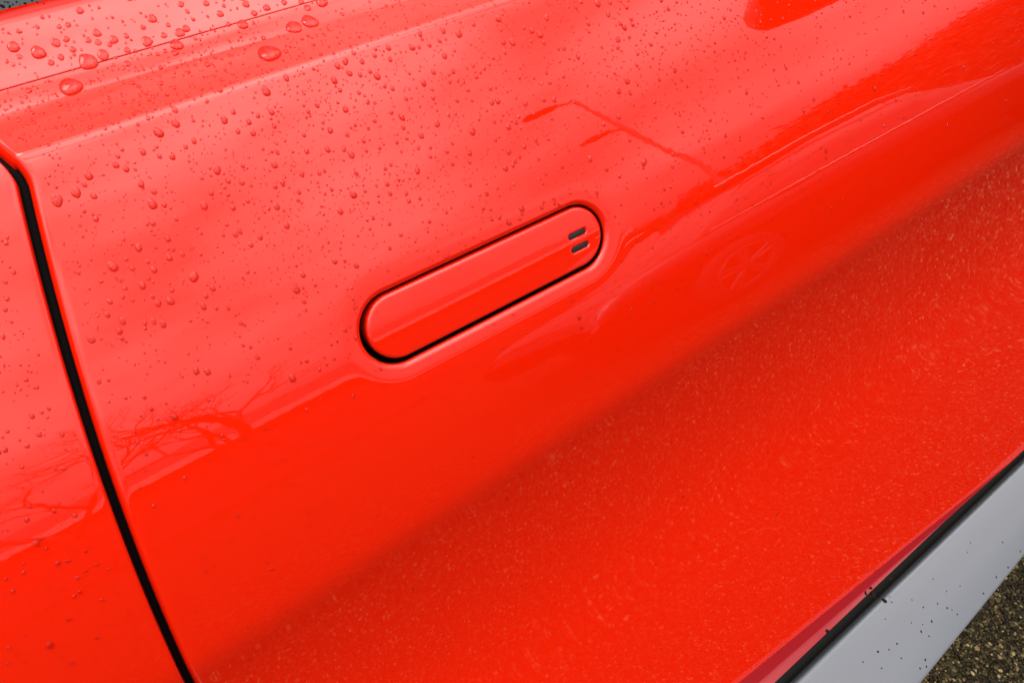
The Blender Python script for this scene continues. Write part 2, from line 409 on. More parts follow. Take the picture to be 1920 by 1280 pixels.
# roof edge above the glass
rv = []
for j, (dy, dz) in enumerate(((0.004, -0.004), (0.004, 0.012), (0.04, 0.03), (0.2, 0.06), (0.7, 0.075))):
    for X in np.linspace(-0.6, 0.62 - 0.62 * 0.8, 24): rv.append((X, gy0 + 0.8 * math.tan(R(27)) + dy, gz0 + 0.8 + dz))
part('roof', np.array(rv), grid_faces(5, 24), M['red'], car)
# windscreen pillar running down to the belt
part('pillar', *tube([(0.62 - 0.62 * 0.8, gy0 + 0.8 * math.tan(R(27)) + 0.03, gz0 + 0.8), (0.62 - 0.14, gy0 + 0.16, gz0 + 0.25), (0.66, gy0 + 0.03, gz0 - 0.02)], 0.028, 10), M['black'], car)

# ------------------------------------------------------------------ door handle
PH_H = R(28.8)
Pc, Nc = surf(np.array(HX), np.array(HS))
hn = np.array([0, -math.cos(PH_H), math.sin(PH_H)]); hx = np.array([1.0, 0, 0]); hd = np.cross(hn, hx); hd = hd / np.linalg.norm(hd)
if hd[2] > 0: hd = -hd
ha = hx * ct + hd * st; hb = -hx * st + hd * ct
hc = np.array(Pc) - hn * 0.0024 + ha * 0.0014 - hb * 0.0002
RH, LH, BV = HR - 0.0028, HL - 0.0008, 0.0030
slits = [(0.0848, 0.0 - 0.0032), (0.0844, 0.0080)]
SLL, SLR = 0.0066, 0.0026
nper = 900
ang, med = [], []
per = np.linspace(0, 1, nper, endpoint=False)
straight, arc = 2 * LH, math.pi * RH
tot = 2 * straight + 2 * arc
for u in per * tot:
    if u < straight: med.append(-LH + u); ang.append(-math.pi / 2)
    elif u < straight + arc: med.append(LH); ang.append(-math.pi / 2 + (u - straight) / RH)
    elif u < 2 * straight + arc: med.append(LH - (u - straight - arc)); ang.append(math.pi / 2)
    else: med.append(-LH); ang.append(math.pi / 2 + (u - 2 * straight - arc) / RH)
med, ang = np.array(med), np.array(ang)
hr = [(RH, 0.012), (RH, 0.007), (RH, BV)] + [(RH - BV * (1 - math.cos(t)), BV * (1 - math.sin(t))) for t in np.linspace(0.12, math.pi / 2, 9)]
hr += [(rr, 0.0) for rr in np.linspace(RH - BV, 0, 64)[1:]]
Vh = []
for rad, dep in hr:
    a, b = med + rad * np.cos(ang), rad * np.sin(ang)
    crown = 0.0009 * (b / RH) ** 2 + 0.0006 * (a / (LH + RH)) ** 2
    z = np.full(nper, dep) + crown
    if dep == 0.0:
        for (sa, sb) in slits:
            d_ = np.hypot(np.maximum(np.abs(a - sa) - SLL, 0), b - sb) - SLR
            z = z + 0.0016 * (1 - sstep(-0.0002, 0.0004, d_)) + 0.00012 * np.exp(-((d_ - 0.0004) / 0.0007) ** 2) * (d_ > 0.0001)
    Vh.append(hc + a[:, None] * ha + b[:, None] * hb - z[:, None] * hn)
handle = part('door_handle', np.concatenate(Vh), grid_faces(len(hr), nper, True), M['red'], car)
for (sa, sb) in slits:
    na = 48; vs = []
    for sc_, dz in ((1.0, 0.0030), (1.0, 0.0012), (0.9, 0.0010), (0.0, 0.0010)):
        for k in range(na):
            t = 2 * math.pi * k / na; cx = SLL * (1 if math.cos(t) > 0 else -1)
            a = sa + (cx + (SLR - 0.0003) * math.cos(t)) * (sc_ if sc_ else 0.001) ; b = sb + (SLR - 0.0003) * math.sin(t) * (sc_ if sc_ else 0.001)
            vs.append(hc + a * ha + b * hb - (dz + 0.0009 * (b / RH) ** 2 + 0.0006 * (a / (LH + RH)) ** 2) * hn)
    part('slot', np.array(vs), grid_faces(4, na, True), M['grey'], handle)
# black cup behind the handle; its black walls stand in for the gap's shade
cup = []
for rad, dep in ((HR - 0.0005, 0.0046), (HR - 0.0005, 0.020), (HR * 0.4, 0.021), (0.0005, 0.021)):
    a, b = ax + vx * rad, vy * rad; X_, S_ = to_xs(a, b); p_, n_ = surf(X_, S_); cup.append(p_ - n_ * dep)
part('handle_recess', np.concatenate(cup), grid_faces(4, npt, True)[:, ::-1], M['black'], car)

# ------------------------------------------------------------------ seal strip and silver sill
sx = np.linspace(-0.7, 2.2, 120)
def polar(a, r): return np.array([r * math.cos(R(a)), CAMH - r * math.sin(R(a))])
o_ = np.argsort(xl); lipend = lambda X: np.array([np.interp(X, xl[o_], E_[o_, 1]), np.interp(X, xl[o_], E_[o_, 2])])
def sweep(pts):                                    # pts: list of (y, z) or callables of x
    out = []
    for p in pts:
        yz = np.array([p(X) for X in sx]) if callable(p) else np.tile(p, (len(sx), 1))
        out.append(np.column_stack([sx, yz]))
    return np.concatenate(out), grid_faces(len(pts), len(sx))
sealp = [(lambda X, v=v: lipend(X) + v) for v in ((0.010, 0.004), (0.004, 0.0035), (0.0005, 0.0016), (-0.0022, -0.0008), (-0.0038, -0.0030), (-0.0042, -0.0046), (-0.0030, -0.0056), (-0.0038, -0.0068), (-0.0042, -0.0095), (-0.004, -0.018), (0.004, -0.03))]
part('seal_strip', *sweep(sealp), M['rubber'], car)
def sill_top(X):
    e = lipend(X) - np.array([0, CAMH]); r_ = np.hypot(*e) + 0.016; a = TE + R(0.52)
    return np.array([r_ * math.cos(a), CAMH - r_ * math.sin(a)])
def bot(X):
    a = np.clip(93.44 - (X / 1.09 - 0.61) * 2.4, 91.5, 95.2); d = sill_top(X); ph_ = R(62)
    t = np.array([-math.sin(ph_), -math.cos(ph_)]); nrm = np.array([math.sin(R(a)), math.cos(R(a))])
    k = -((d - np.array([0, CAMH])) @ nrm) / (t @ nrm); return d, t, k
def silp(f, bulge): 
    def g(X):
        d, t, k = bot(X); n2 = np.array([t[1], -t[0]]); n2 = n2 if n2[1] > 0 else -n2
        return d + t * k * f + n2 * bulge
    return g
silps = [silp(0, -0.03), silp(0.0, -0.006), silp(0.004, -0.002), silp(0.02, 0.0)] + [silp(f, 0.004 * math.sin(math.pi * f) ** 0.8) for f in (0.06, 0.12, 0.2, 0.3, 0.4, 0.5, 0.6, 0.7, 0.8, 0.88, 0.94, 0.97)] + [silp(0.985, -0.001), silp(0.995, -0.003), silp(0.998, -0.007), silp(0.96, -0.05), silp(0.75, -0.12)]
part('sill_panel', *sweep(silps), M['silver'], car)

# wing mirror further forward: seen mirrored in the upper door
mv = []
for i, (X, ry, rz) in enumerate(((1.06, 0.02, 0.012), (1.065, 0.075, 0.042), (1.09, 0.088, 0.052), (1.18, 0.092, 0.055), (1.34, 0.082, 0.048), (1.47, 0.055, 0.03), (1.52, 0.01, 0.008))):
    for k in range(28):
        t = 2 * math.pi * k / 28; c_, s_ = math.cos(t), math.sin(t)
        mv.append((X, 0.15 + ry * math.copysign(abs(c_) ** 0.8, c_), 1.445 + 0.85 * rz * math.copysign(abs(s_) ** 0.8, s_)))
wm = part('wing_mirror', np.array(mv), grid_faces(7, 28, True)[:, ::-1], M['red'], car)
part('mirror_arm', *tube([(1.16, 0.22, 1.41), (1.17, 0.36, 1.35), (1.18, 0.53, 1.23)], [0.025, 0.02, 0.03], 10), M['black'], wm)

# ------------------------------------------------------------------ ground
n = 120; gxs = np.concatenate([[-300, -80, -20, -6], np.linspace(-2, 5, 60), [8, 20, 80, 300]]); gys = np.concatenate([[-300, -80, -25, -8], np.linspace(-4, 1.5, 50), [4, 20, 80, 300]])
X_, Y_ = np.meshgrid(gxs, gys); Vg = np.stack([X_.ravel(), Y_.ravel(), np.zeros(X_.size)], -1)
link('ground', np_mesh('ground', Vg, grid_faces(len(gys), len(gxs)), M['asphalt']), kind='structure')

# loose chippings in the asphalt beside the sill: real stones, uncountable
M['stone'] = mat('wet_stone_chips', (0.05, 0.045, 0.034), 0.3, Specular_IOR_Level=0.12)
nt = M['stone'].node_tree; oi = nt.nodes.new('ShaderNodeAttribute'); oi.attribute_name = 'tone'; rp = nt.nodes.new('ShaderNodeValToRGB')
stone_tones(rp)
nt.links.new(oi.outputs['Fac'], rp.inputs[0]); nt.links.new(rp.outputs[0], nt.nodes['Principled BSDF'].inputs['Base Color'])
bm = bmesh.new(); bmesh.ops.create_icosphere(bm, subdivisions=1, radius=1.0)
iv = np.array([v.co[:] for v in bm.verts]); iF = np.array([[v.index for v in f.verts] for f in bm.faces]); bm.free()
def stones(x0, x1, y0, y1, pitch, size):
    gx_, gy_ = np.meshgrid(np.arange(x0, x1, pitch), np.arange(y0, y1, pitch)); k = gx_.size
    cx = gx_.ravel() + rng.uniform(-.5, .5, k) * pitch; cy = gy_.ravel() + rng.uniform(-.5, .5, k) * pitch
    sc = size * rng.uniform(0.55, 1.25, (k, 1)) * np.stack([rng.uniform(.8, 1.3, k), rng.uniform(.7, 1.1, k), rng.uniform(.5, .9, k)], -1)
    jit = 1 + rng.uniform(-.22, .22, (k, len(iv), 1)); v = iv[None] * jit * sc[:, None]
    a = rng.uniform(0, 6.28, k); c_, s_ = np.cos(a)[:, None], np.sin(a)[:, None]
    v = np.stack([v[..., 0] * c_ - v[..., 1] * s_ + cx[:, None], v[..., 0] * s_ + v[..., 1] * c_ + cy[:, None], v[..., 2] + (sc[:, 2] * rng.uniform(-.1, .7, k))[:, None]], -1)
    f = iF[None] + (np.arange(k) * len(iv))[:, None, None]
    return v.reshape(-1, 3), f.reshape(-1, 3), np.repeat(rng.uniform(0, 1, k), len(iv))
st_ = [stones(-0.2, 2.3, -0.95, -0.005, 0.0066, 0.0041), stones(0.5, 1.35, -0.4, 0.0, 0.0055, 0.0030),
       stones(2.3, 4.2, -1.1, 0.1, 0.013, 0.0070), stones(-0.3, 4.2, -2.1, -0.95, 0.013, 0.0070)]
sv, sf = join([(a[0], a[1]) for a in st_]); tone = np.concatenate([a[2] for a in st_])
me = np_mesh('gravel', sv, sf, M['stone'], False)
at = me.attributes.new('tone', 'FLOAT', 'POINT'); at.data.foreach_set('value', tone.astype(np.float32))
link('gravel', me, kind='stuff', label='coarse wet brown stone chippings beside the silver sill')

# ------------------------------------------------------------------ what stands across the road and mirrors in the paint
# street lamp with two arms
lampx, lampy = 0.45 + 9.0 * math.sin(R(43.5)), 0.35 - 9.0 * math.cos(R(43.5))
lamp = empty('street_lamp', (lampx, lampy, 0), 'tall grey street lamp with two arms mirrored in the upper door', 'street lamp')
part('post', *tube([(lampx, lampy, 0), (lampx, lampy, 3), (lampx, lampy, 7.1)], [0.075, 0.05, 0.03], 12), M['steel'], lamp)
for hz_, ln in ((7.05, 0.9), (5.6, 0.75)):
    dx, dy = -0.80 * ln, -0.05 * ln
    part('arm', *tube([(lampx, lampy, hz_ - 0.05), (lampx + dx * 0.3, lampy + dy * .3, hz_ + 0.03), (lampx + dx * 0.6, lampy + dy * .6, hz_ + 0.05)], 0.026, 8), M['steel'], lamp)
    hv = []
    for u, w_, h_ in ((0.35, 0.03, 0.03), (0.42, 0.09, 0.04), (0.8, 0.12, 0.05), (1.15, 0.10, 0.04), (1.25, 0.04, 0.02)):
        for k in range(12):
            t = 2 * math.pi * k / 12; hv.append((lampx + dx * u, lampy + dy * u + w_ * math.cos(t), hz_ + 0.05 + h_ * math.sin(t)))
    part('lamp_head', np.array(hv), grid_faces(5, 12, True), M['steel'], lamp)

# bare tree
def bare_tree(X, Y, hgt, label):
    t = empty('bare_tree', (X, Y, 0), label, 'tree')
    br = []
    def grow(p, d, ln, rad, lv):
        pts = [p]; 
        for k in range(3):
            d = (d + Vector((random.uniform(-.22, .22), random.uniform(-.22, .22), random.uniform(-.05, .12)))).normalized()
            pts.append(pts[-1] + d * ln / 3)
        br.append(tube(pts, [rad, rad * .85, rad * .72, rad * .55], 6 if lv > 1 else 10))
        if lv < 6:
            for k in range(random.choice((2, 3, 3))):
                a = random.uniform(0.35, 0.9); ax_ = Vector((random.uniform(-1, 1), random.uniform(-1, 1), random.uniform(-.3, .3))).normalized()
                q = pts[-1] if k < 2 else pts[2]
                grow(q, (Matrix.Rotation(a, 3, ax_) @ d).normalized(), ln * random.uniform(.62, .8), rad * .55, lv + 1)
    grow(Vector((X, Y, 0)), Vector((0, 0, 1)), hgt * 0.33, hgt * 0.028, 0)
    part('trunk', *br[0], M['bark'], t); part('branches', *join(br[1:]), M['bark'], t)
bare_tree(1.55, -13.0, 8.6, 'leafless tree with forked limbs mirrored in the door beside the shut line')
bare_tree(-2.2, -14.5, 7.2, 'smaller leafless tree mirrored in the side panel')

# houses across the road
def house(X0, X1, Y, dep, eave, ridge, label):
    h = empty('house', ((X0 + X1) / 2, Y, 0), label, 'house')
    part('wall', *box(X0, X1, Y - dep, Y, 0, eave), M['brick'], h, False)
    o = 0.35; ym = Y - dep / 2
    v = [(X0 - o, Y + o, eave - .05), (X1 + o, Y + o, eave - .05), (X1 + o, Y - dep - o, eave - .05), (X0 - o, Y - dep - o, eave - .05), (X0 - o, ym, ridge), (X1 + o, ym, ridge)]
    me = bpy.data.meshes.new('roof'); me.from_pydata([(a - (X0 + X1) / 2, b - Y, c) for a, b, c in v], [], [(0, 1, 5, 4), (2, 3, 4, 5), (0, 4, 3), (1, 2, 5), (0, 3, 2, 1)]); me.materials.append(M['tiles'])
    rf = link('roof', me, h)
    part('gutter', *box(X0 - o, X1 + o, Y + o + .003, Y + o + .12, eave - .40, eave - .03), M['white'], h, False)
    k = 0; xw = X0 + 0.8
    while xw + 1.3 < X1:
        for zz in ((0.9, 2.2), (3.3, 4.5)):
            if zz[1] > eave - .3: continue
            fr = part('window', *box(xw - .08, xw + 1.28, Y + .002, Y + .06, zz[0] - .08, zz[1] + .08), M['tiles'], h, False)
            part('pane', *box(xw, xw + 1.2, Y + .06, Y + .075, zz[0], zz[1]), M['glass'], fr, False)
        xw += 4.1
house(-12.0, 13.0, -18.0, 8.0, 3.9, 5.5, 'long low brown house mirrored along the door left of the handle')

# far-off wood along the horizon: one dark mass
lv_ = []
kk = 26000
wx = rng.uniform(-60, 110, kk); wb = 4.5 + 2.2 * np.sin(wx * .21) + 1.3 * np.sin(wx * .63 + 1) + 0.9 * np.sin(wx * 1.7)
wz = wb * np.sqrt(rng.uniform(0, 1, kk)) + rng.normal(0, .35, kk); wy = -44 + rng.normal(0, 2.0, kk)
cen = np.stack([wx, wy, np.maximum(wz, .2)], -1); tri = rng.normal(0, .55, (kk, 3, 3))
link('far_wood', np_mesh('far_wood', (cen[:, None] + tri).reshape(-1, 3), np.arange(kk * 3).reshape(-1, 3), M['leaf'], False), kind='stuff', label='far-off dark wood along the horizon mirrored in the door')

# tall hedge on the right across the road
hk = 52000
hx_ = 7.5 + 34 * rng.uniform(0, 1, hk) ** 1.5; hh = 2.3 + 0.26 * (hx_ - 7.5) ** 0.95 + 0.16 * np.sin(hx_ * 1.3) + 0.06 * np.sin(hx_ * 4.3); hh = hh * (1 + rng.normal(0, .05, hk))
cen = np.stack([hx_, -7.6 + rng.uniform(-.6, .6, hk), hh * rng.uniform(0, 1, hk) ** 0.6], -1); tri = rng.normal(0, .075, (hk, 3, 3))
he = empty('hedge', (20, -7.6, 0), 'tall dark evergreen hedge mirrored at the far end of the door', 'hedge')
part('foliage', (cen[:, None] + tri).reshape(-1, 3), np.arange(hk * 3).reshape(-1, 3), M['leaf'], he, False)
for X in np.arange(8, 41, 1.5): part('stem', *tube([(X, -7.6, 0), (X + .1, -7.6, 1.8)], .06, 6), M['bark'], he)

# parked car across the road
def parked_car(X, Y, label):
    c = empty('parked_car', (X, Y, 0), label, 'car')
    prof = [(-2.55, .45, .62), (-2.45, .30, .86), (-1.9, .24, .95), (-0.9, .22, .98), (0, .22, .97), (0.9, .22, .95), (1.8, .24, .90), (2.4, .30, .76), (2.55, .45, .60)]
    v = []
    for (px_, z0, z1) in prof:
        w = 0.90 - 0.10 * (abs(px_) / 2.55) ** 4
        sec = [(w * .86, z0), (w * .97, z0 + .08), (w, (z0 + z1) / 2), (w * .985, z1 - .12), (w * .95, z1 - .04), (w * .86, z1), (0, z1 + .03), (-w * .86, z1), (-w * .95, z1 - .04), (-w * .985, z1 - .12), (-w, (z0 + z1) / 2), (-w * .97, z0 + .08), (-w * .86, z0)]
        v += [(X + px_, Y + y_, z_) for y_, z_ in sec]
    body = part('body', np.array(v), grid_faces(9, 13), M['car_paint'], c)
    body.modifiers.new('smooth', 'SUBSURF').levels = 2; body.modifiers['smooth'].render_levels = 2
    g = []
    for (px_, zt, w) in ((-1.75, .93, .72), (-1.1, 1.36, .62), (-0.5, 1.44, .60), (0.2, 1.44, .60), (0.5, 1.38, .61), (1.15, .93, .72)):
        for y_, z_ in ((.84 if zt > 1 else .78, .93), (.78 if zt > 1 else .75, .93 + (zt - .93) * .5), (w, zt - .02 if zt > 1 else .935), (0, zt + .03 if zt > 1 else .95), (-w, zt - .02 if zt > 1 else .935), (-(.78 if zt > 1 else .75), .93 + (zt - .93) * .5), (-(.84 if zt > 1 else .78), .93)):
            g.append((X + px_, Y + y_, z_))
    part('windows', np.array(g), grid_faces(6, 7), M['glass'], c)
    part('roof', *join([box(X - 1.05, X + .42, Y - .55, Y + .55, 1.45, 1.485)]), M['car_paint'], c, False)
    for sd_ in (1, -1):  # chrome strips added to throw pale streaks, in place of the body's shoulder highlights
        part('added_window_strip', *tube([(X - 1.7, Y + sd_ * .83, .955), (X - 0.6, Y + sd_ * .87, .965), (X + 0.4, Y + sd_ * .87, .955), (X + 1.1, Y + sd_ * .83, .945)], [.006, .016, .016, .006], 8), M['chrome'], c)
        part('added_roof_strip', *tube([(X - 1.3, Y + sd_ * .60, 1.44), (X - 0.5, Y + sd_ * .60, 1.50), (X + 0.2, Y + sd_ * .60, 1.50), (X + .55, Y + sd_ * .60, 1.42)], .018, 8), M['chrome'], c)
    for wx_ in (-1.6, 1.6):
        for sd_ in (1, -1):
            yw = Y + sd_ * .80; tv = []
            for rr, yy in ((.19, .10), (.22, .115), (.31, .11), (.335, .06), (.335, -.1), (.2, -.1)):
                tv += [(X + wx_ + rr * math.cos(2*math.pi*k/32), yw + sd_ * yy, .335 + rr * math.sin(2*math.pi*k/32)) for k in range(32)]
            w_ = part('wheel', np.array(tv), grid_faces(6, 32, True), M['tyre'], c)
            rm = []
            for k in range(5):
                a = 2 * math.pi * k / 5 + .4
                for da in (-.16, .16):
                    rm.append(tube([(X + wx_, yw + sd_ * .105, .335), (X + wx_ + .215 * math.cos(a + da), yw + sd_ * .115, .335 + .215 * math.sin(a + da))], [.03, .016], 6))
            rm.append(tube([(X + wx_ + .21 * math.cos(2*math.pi*k/32), yw + sd_ * .115, .335 + .21 * math.sin(2*math.pi*k/32)) for k in range(33)], .014, 6))
            part('rim', *join(rm), M['alloy'], w_)
            if sd_ > 0:
                part('wheel_hub', *tube([(X + wx_, yw + .09, .335), (X + wx_, yw + .13, .335)], [.06, .045], 14), M['alloy'], w_)
parked_car(4.3, -3.0, 'dark parked car with five spoke wheels mirrored right of the handle')

# ------------------------------------------------------------------ rain
def px2surf(px, py_):
    x_, s_, a = pix(px, py_); d = (px - 960) * CR - (py_ - 640) * CU + FPX * CF
    p_, n_ = surf(np.array(x_), np.array(s_)); return x_, s_, a, p_, n_, float(np.linalg.norm(p_ - c0)), d / np.linalg.norm(d)
def drop_shape(seed, na, nr_, elong):
    r_ = np.random.default_rng(seed); t = np.arange(na) * 2 * math.pi / na
    ol = 1 + sum(r_.normal(0, .10 / k) * np.cos(k * t + r_.uniform(0, 6.28)) for k in (2, 3, 4))
    v = []; f = []
    lv = [math.sin(u) for u in np.linspace(math.pi / 2, 0, nr_ + 1)][:-1]; lv = [1.0, 0.985] + lv[1:]
    for q in lv:
        for k in range(na):
            x_, y_ = ol[k] * q * math.cos(t[k]), ol[k] * q * math.sin(t[k]) * elong
            h = (1 - q * q) ** 0.48 * (0.46 + 0.16 * y_ / elong)   # fuller at the lower end
            v.append((x_ * (1 + 0.18 * y_), y_, h))
    v.append((0, 0, 0.46)); n_ = len(lv)
    quads = grid_faces(n_, na, True)
    tris = np.array([((n_ - 1) * na + k, (n_ - 1) * na + (k + 1) % na, n_ * na) for k in range(na)])
    return np.array(v), quads, tris
def drop_mesh(seed):
    v, q, t = drop_shape(seed, 18, 5, 1.18)
    me = bpy.data.meshes.new('raindrop'); na = 18; b0 = len(v); v = np.concatenate([v, v[:na] * (0.985, 0.985, 1)])
    me.from_pydata(v.tolist(), [], q.tolist() + t.tolist() + [list(range(b0, b0 + na))]); me.materials.append(M['water']); me.materials.append(M['wet_red'])
    me.polygons[len(me.polygons) - 1].material_index = 1
    me.polygons.foreach_set('use_smooth', [True] * len(me.polygons)); return me
dmesh = [drop_mesh(k) for k in range(14)]
T1 = [(850,105,50),(540,185,45),(635,222,48),(820,232,62),(1003,183,55),(1038,160,45),(985,250,72),(575,307,65),(490,345,100),(213,293,75),(310,238,50),(75,262,60),(1355,137,62),(1418,75,38),(1228,78,40),(1488,44,42),(1370,22,45),(1795,14,70),(1716,44,45),(1640,152,95),(1728,120,100),(1500,298,135),(392,484,120),(445,60,40),(915,198,35),(975,296,38),(1275,135,30),(1470,212,30),(710,280,36),(340,320,35),(285,350,35),(710,355,38),(160,505,35),(405,277,35),(493,225,32),(610,250,30),(370,220,34),(548,237,36),(1010,25,36),(1150,20,34),(1585,15,34),(1680,10,36),(105,175,28),(330,150,26),(380,140,30),
 (1484,508,55),(1597,433,38),(1883,368,38),(1865,448,42),(1250,668,45),(1303,624,30),(1388,680,34),(1412,742,36),(1328,733,30),(1515,626,36),(1530,703,30),(1770,588,30),(1720,622,28),(1712,842,35),(1843,727,38),(1828,835,36),(1803,682,25),(1547,850,28),(978,688,48),(975,612,36),(883,740,55),(797,848,36),(962,873,38),(1083,787,32),(1036,820,26),(890,872,28),(645,921,36),(702,940,38),(493,980,46),(425,1073,54),(318,1115,65),(470,1030,30),(787,1026,40),(858,1068,36),(850,1138,54),(916,1142,32),(522,1095,34),(535,1220,34),(850,1245,34),(983,1222,26),(1212,948,50),(1348,1018,34),(1272,1012,30),(1530,920,42),(1578,1020,36),(1535,1040,32),(1355,925,26),(1400,1035,24),(1178,1077,32),(1140,1148,46),(1300,1158,34),(1383,1122,26),(1545,1152,40),(1600,1258,40),(1667,1072,30),(1685,970,36),(1783,967,28),(1850,1058,26),(1662,1117,26),(1265,1252,26),(1500,1165,24),(1898,1180,40),(55,1235,24),(10,1182,20)]
T2 = [(875,105,42),(655,187,48),(737,135,30),(567,172,36),(393,265,40),(438,186,34),(575,312,38),(547,230,26),(490,253,28),(903,234,38),(954,236,42),(912,294,28),(1107,195,42),(1147,100,34),(1062,170,36),(1018,155,26),(1130,240,26),(1242,270,28),(1212,272,26),(1320,318,30),(1377,131,30),(1430,18,44),(1490,80,34),(1338,10,28),(1310,40,26),(1500,15,26),(1580,153,36),(1625,137,28),(1543,220,38),(1543,266,26),(1607,208,24),(1593,450,42),(1546,507,38),(1612,520,28),(1655,302,22),(1650,362,24),(1863,392,30),(1825,48,28),(1727,247,28),(1760,183,22),(1188,556,34),(1127,555,34),(1027,577,34),(1300,567,30),(1240,426,28),(1215,433,22),(1162,460,28),(1144,407,24),(1072,436,24),(993,434,24),(840,571,36),(872,566,36),(833,495,26),(753,430,28),(776,404,24),(825,360,24),(848,324,24),(513,403,34),(543,396,22),(622,398,34),(457,461,42),(512,545,30),(505,498,24),(645,560,28),(706,502,26),(650,450,26),(285,494,30),(242,480,28),(198,424,46),(104,418,30),(43,408,38),(22,342,42),(115,343,34),(68,296,30),(185,310,30),(262,268,34),(272,332,30),(97,517,26),(22,610,40),(148,570,28),(186,573,24),(362,553,26),(335,653,40),(345,713,28),(185,675,26),(77,697,24),(32,751,30),(150,715,24),(123,787,28),(55,863,44),(15,832,32),(140,842,22),(212,825,26),(82,967,30),(245,942,26),(276,922,22),(425,952,40),(310,793,28),(365,773,24),(445,757,38),(430,825,26),(497,824,24),(495,873,26),(534,689,42),(600,644,26),(637,634,26),(620,800,24),(588,846,28),(620,915,28),(730,733,48),(716,855,34),(933,843,40),(933,707,40),(974,684,30),(1040,640,30),(1076,634,28),(990,652,24),(852,680,26),(810,617,22),(1020,817,32),(993,875,28),(970,897,30),(958,922,28),(915,938,40),(1100,887,28),(1085,780,30),(1155,776,28),(1232,930,30),(1388,888,34),(1478,945,32),(1548,650,36),(1690,905,44),(1608,780,30),(1465,693,28),(65,1085,48),(255,1026,32),(320,1003,26),(272,1079,32),(363,1082,26),(132,1066,24),(177,1216,26),(492,1236,26),(812,1080,30),(1005,1162,42),(935,1240,34),(882,1212,30),(840,1224,24),(1140,972,24),(1427,1075,24)]
T4 = [(935,50,38),(1245,30,26),(1313,28,34),(1337,8,34),(1452,42,36),(1400,85,32),(773,102,42),(628,207,56),(965,109,28),(943,158,38),(1017,139,28),(703,166,24),(738,216,30),(823,180,26),(858,224,38),(828,273,24),(672,285,22),(795,312,42),(697,327,26),(1083,264,58),(1186,328,36),(1150,370,32),(1653,333,52),(1690,253,36),(1867,178,36),(1697,403,30),(950,400,46),(882,411,40),(613,403,30),(1135,430,38),(1206,440,26),(1275,440,24),(597,474,34),(683,512,38),(665,566,38),(507,613,44),(857,514,32),(910,528,40),(810,522,28),(1343,523,26),(685,377,22),(1095,790,40),(1157,794,40),(1437,713,30),(1398,656,24),(1620,664,24),(1632,830,46),(968,1045,40),(75,68,30),(97,153,30),(35,77,22),(75,237,26),(30,293,22),(40,387,24),(28,447,24),(17,598,26),(262,692,22),(178,1041,28),(143,838,24),(217,1143,30),(150,1208,24),(347,1145,24),(272,1000,20),(231,1020,20)]
T7 = [(202,500,32),(323,610,26),(278,1068,40),(300,320,24),(148,368,26),(417,345,24),(377,597,22),(540,617,18),(433,692,20),(70,767,20),(445,773,20),(572,816,20),(402,1166,20)]
T5 = [(83,470,36),(1327,760,30),(65,1197,24),(568,1212,18),(1340,817,20)]
K = 2.977
big = [(a / K + ox, b / K + oy, c / K) for L_, ox, oy in ((T1, 0, 0), (T2, 640, 0), (T4, 0, 430), (T7, 0, 850), (T5, 640, 340)) for a, b, c in L_]
SPECIAL = {(1500,298,135): 'longest flat raindrop lying alone on the dark shelf above the crease', (392,484,120): 'wide flat raindrop lying alone at the left end of the shelf below the seam',
           (1640,152,95): 'left one of two big flat raindrops side by side under the seam', (1728,120,100): 'right one of two big flat raindrops side by side under the seam',
           (490,345,100): 'big pointed raindrop hanging across the dark seam line at its left end', (213,293,75): 'big tear shaped raindrop on the belt strip at the far left',
           (318,1115,65): 'flat blurred raindrop nearest the rounded corner of the shut line', (985,250,72): 'big raindrop sitting astride the middle of the seam line',
           (1083,264,58): 'biggest round raindrop left of the handle, about level with its top edge'}
special = {(a / K, b / K + (430 if (a, b, c) == (1083,264,58) else 0)): v for (a, b, c), v in SPECIAL.items()}
def onhandle(x_, s_, m=0.004):
    a, b = to_ab(np.array(x_), np.array(s_)); return math.hypot(max(abs(a) - HL, 0), b) < HR + m
def frame(px, py_, size):
    x_, s_, a, p_, n_, dist, ray_ = px2surf(px, py_)
    dn = np.array([0, -n_[2], n_[1]]); tx = np.array([1.0, 0, 0])
    dn = dn if dn[2] < 0 else -dn
    rad = 0.5 * size / FPX * dist
    return x_, s_, a, np.array(p_), np.array(n_), tx, dn, rad, ray_
def visible_ok(x_, s_):
    return abs(float(gapdist(np.array([x_]), np.array([s_]))[0])) > 0.0125
big = [b for b in big if visible_ok(*pix(b[0], b[1])[:2]) and not onhandle(*pix(b[0], b[1])[:2])]
big.sort(key=lambda b: -b[2]); rest = big[300:]; big = big[:300]
def region(px, py_, a, x_, s_):
    if float(gapdist(np.array([x_]), np.array([s_]))[0]) < 0:
        return 'on the upper side panel left of the shut line' if py_ < 560 else 'on the side panel beside the mirrored tree' if py_ < 900 else 'low on the side panel'
    if 23.85 < a < 24.5: return 'astride the dark seam line'
    if a < 24.2: return 'on the belt strip, ' + ('left end' if px < 160 else 'left of its middle' if px < 300 else 'right of its middle' if px < 430 else 'right end')
    if a < 27.9: return 'on the flat shelf, ' + ('left end' if px < 220 else 'right end')
    c = ('right beside the shut line' if px < 130 else 'between shut line and handle' if px < 330 else 'nearer the handle than the shut line' if px < 520 else 'just left of the handle' if px < 690 else
         'above the left half of the handle' if px < 910 else 'above the right half of the handle' if px < 1040 else 'around the mirrored street lamp head' if px < 1180 else 'right of the mirrored lamp head')
    if a > 51.5: return 'low on the door, ' + ('left of the handle' if px < 690 else 'under the handle')
    return ('close under the crease, ' if a < 31.5 else 'high on the door, ' if a < 35.5 else 'halfway up the door, ' if a < 40.5 else 'little higher than the handle, ' if a < 45 else 'level with the handle, ') + c
cells = {}
for k, (px, py_, size) in enumerate(big):
    x_, s_, a = pix(px, py_); cells.setdefault(region(px, py_, a, x_, s_), []).append(k)
blabel = {}
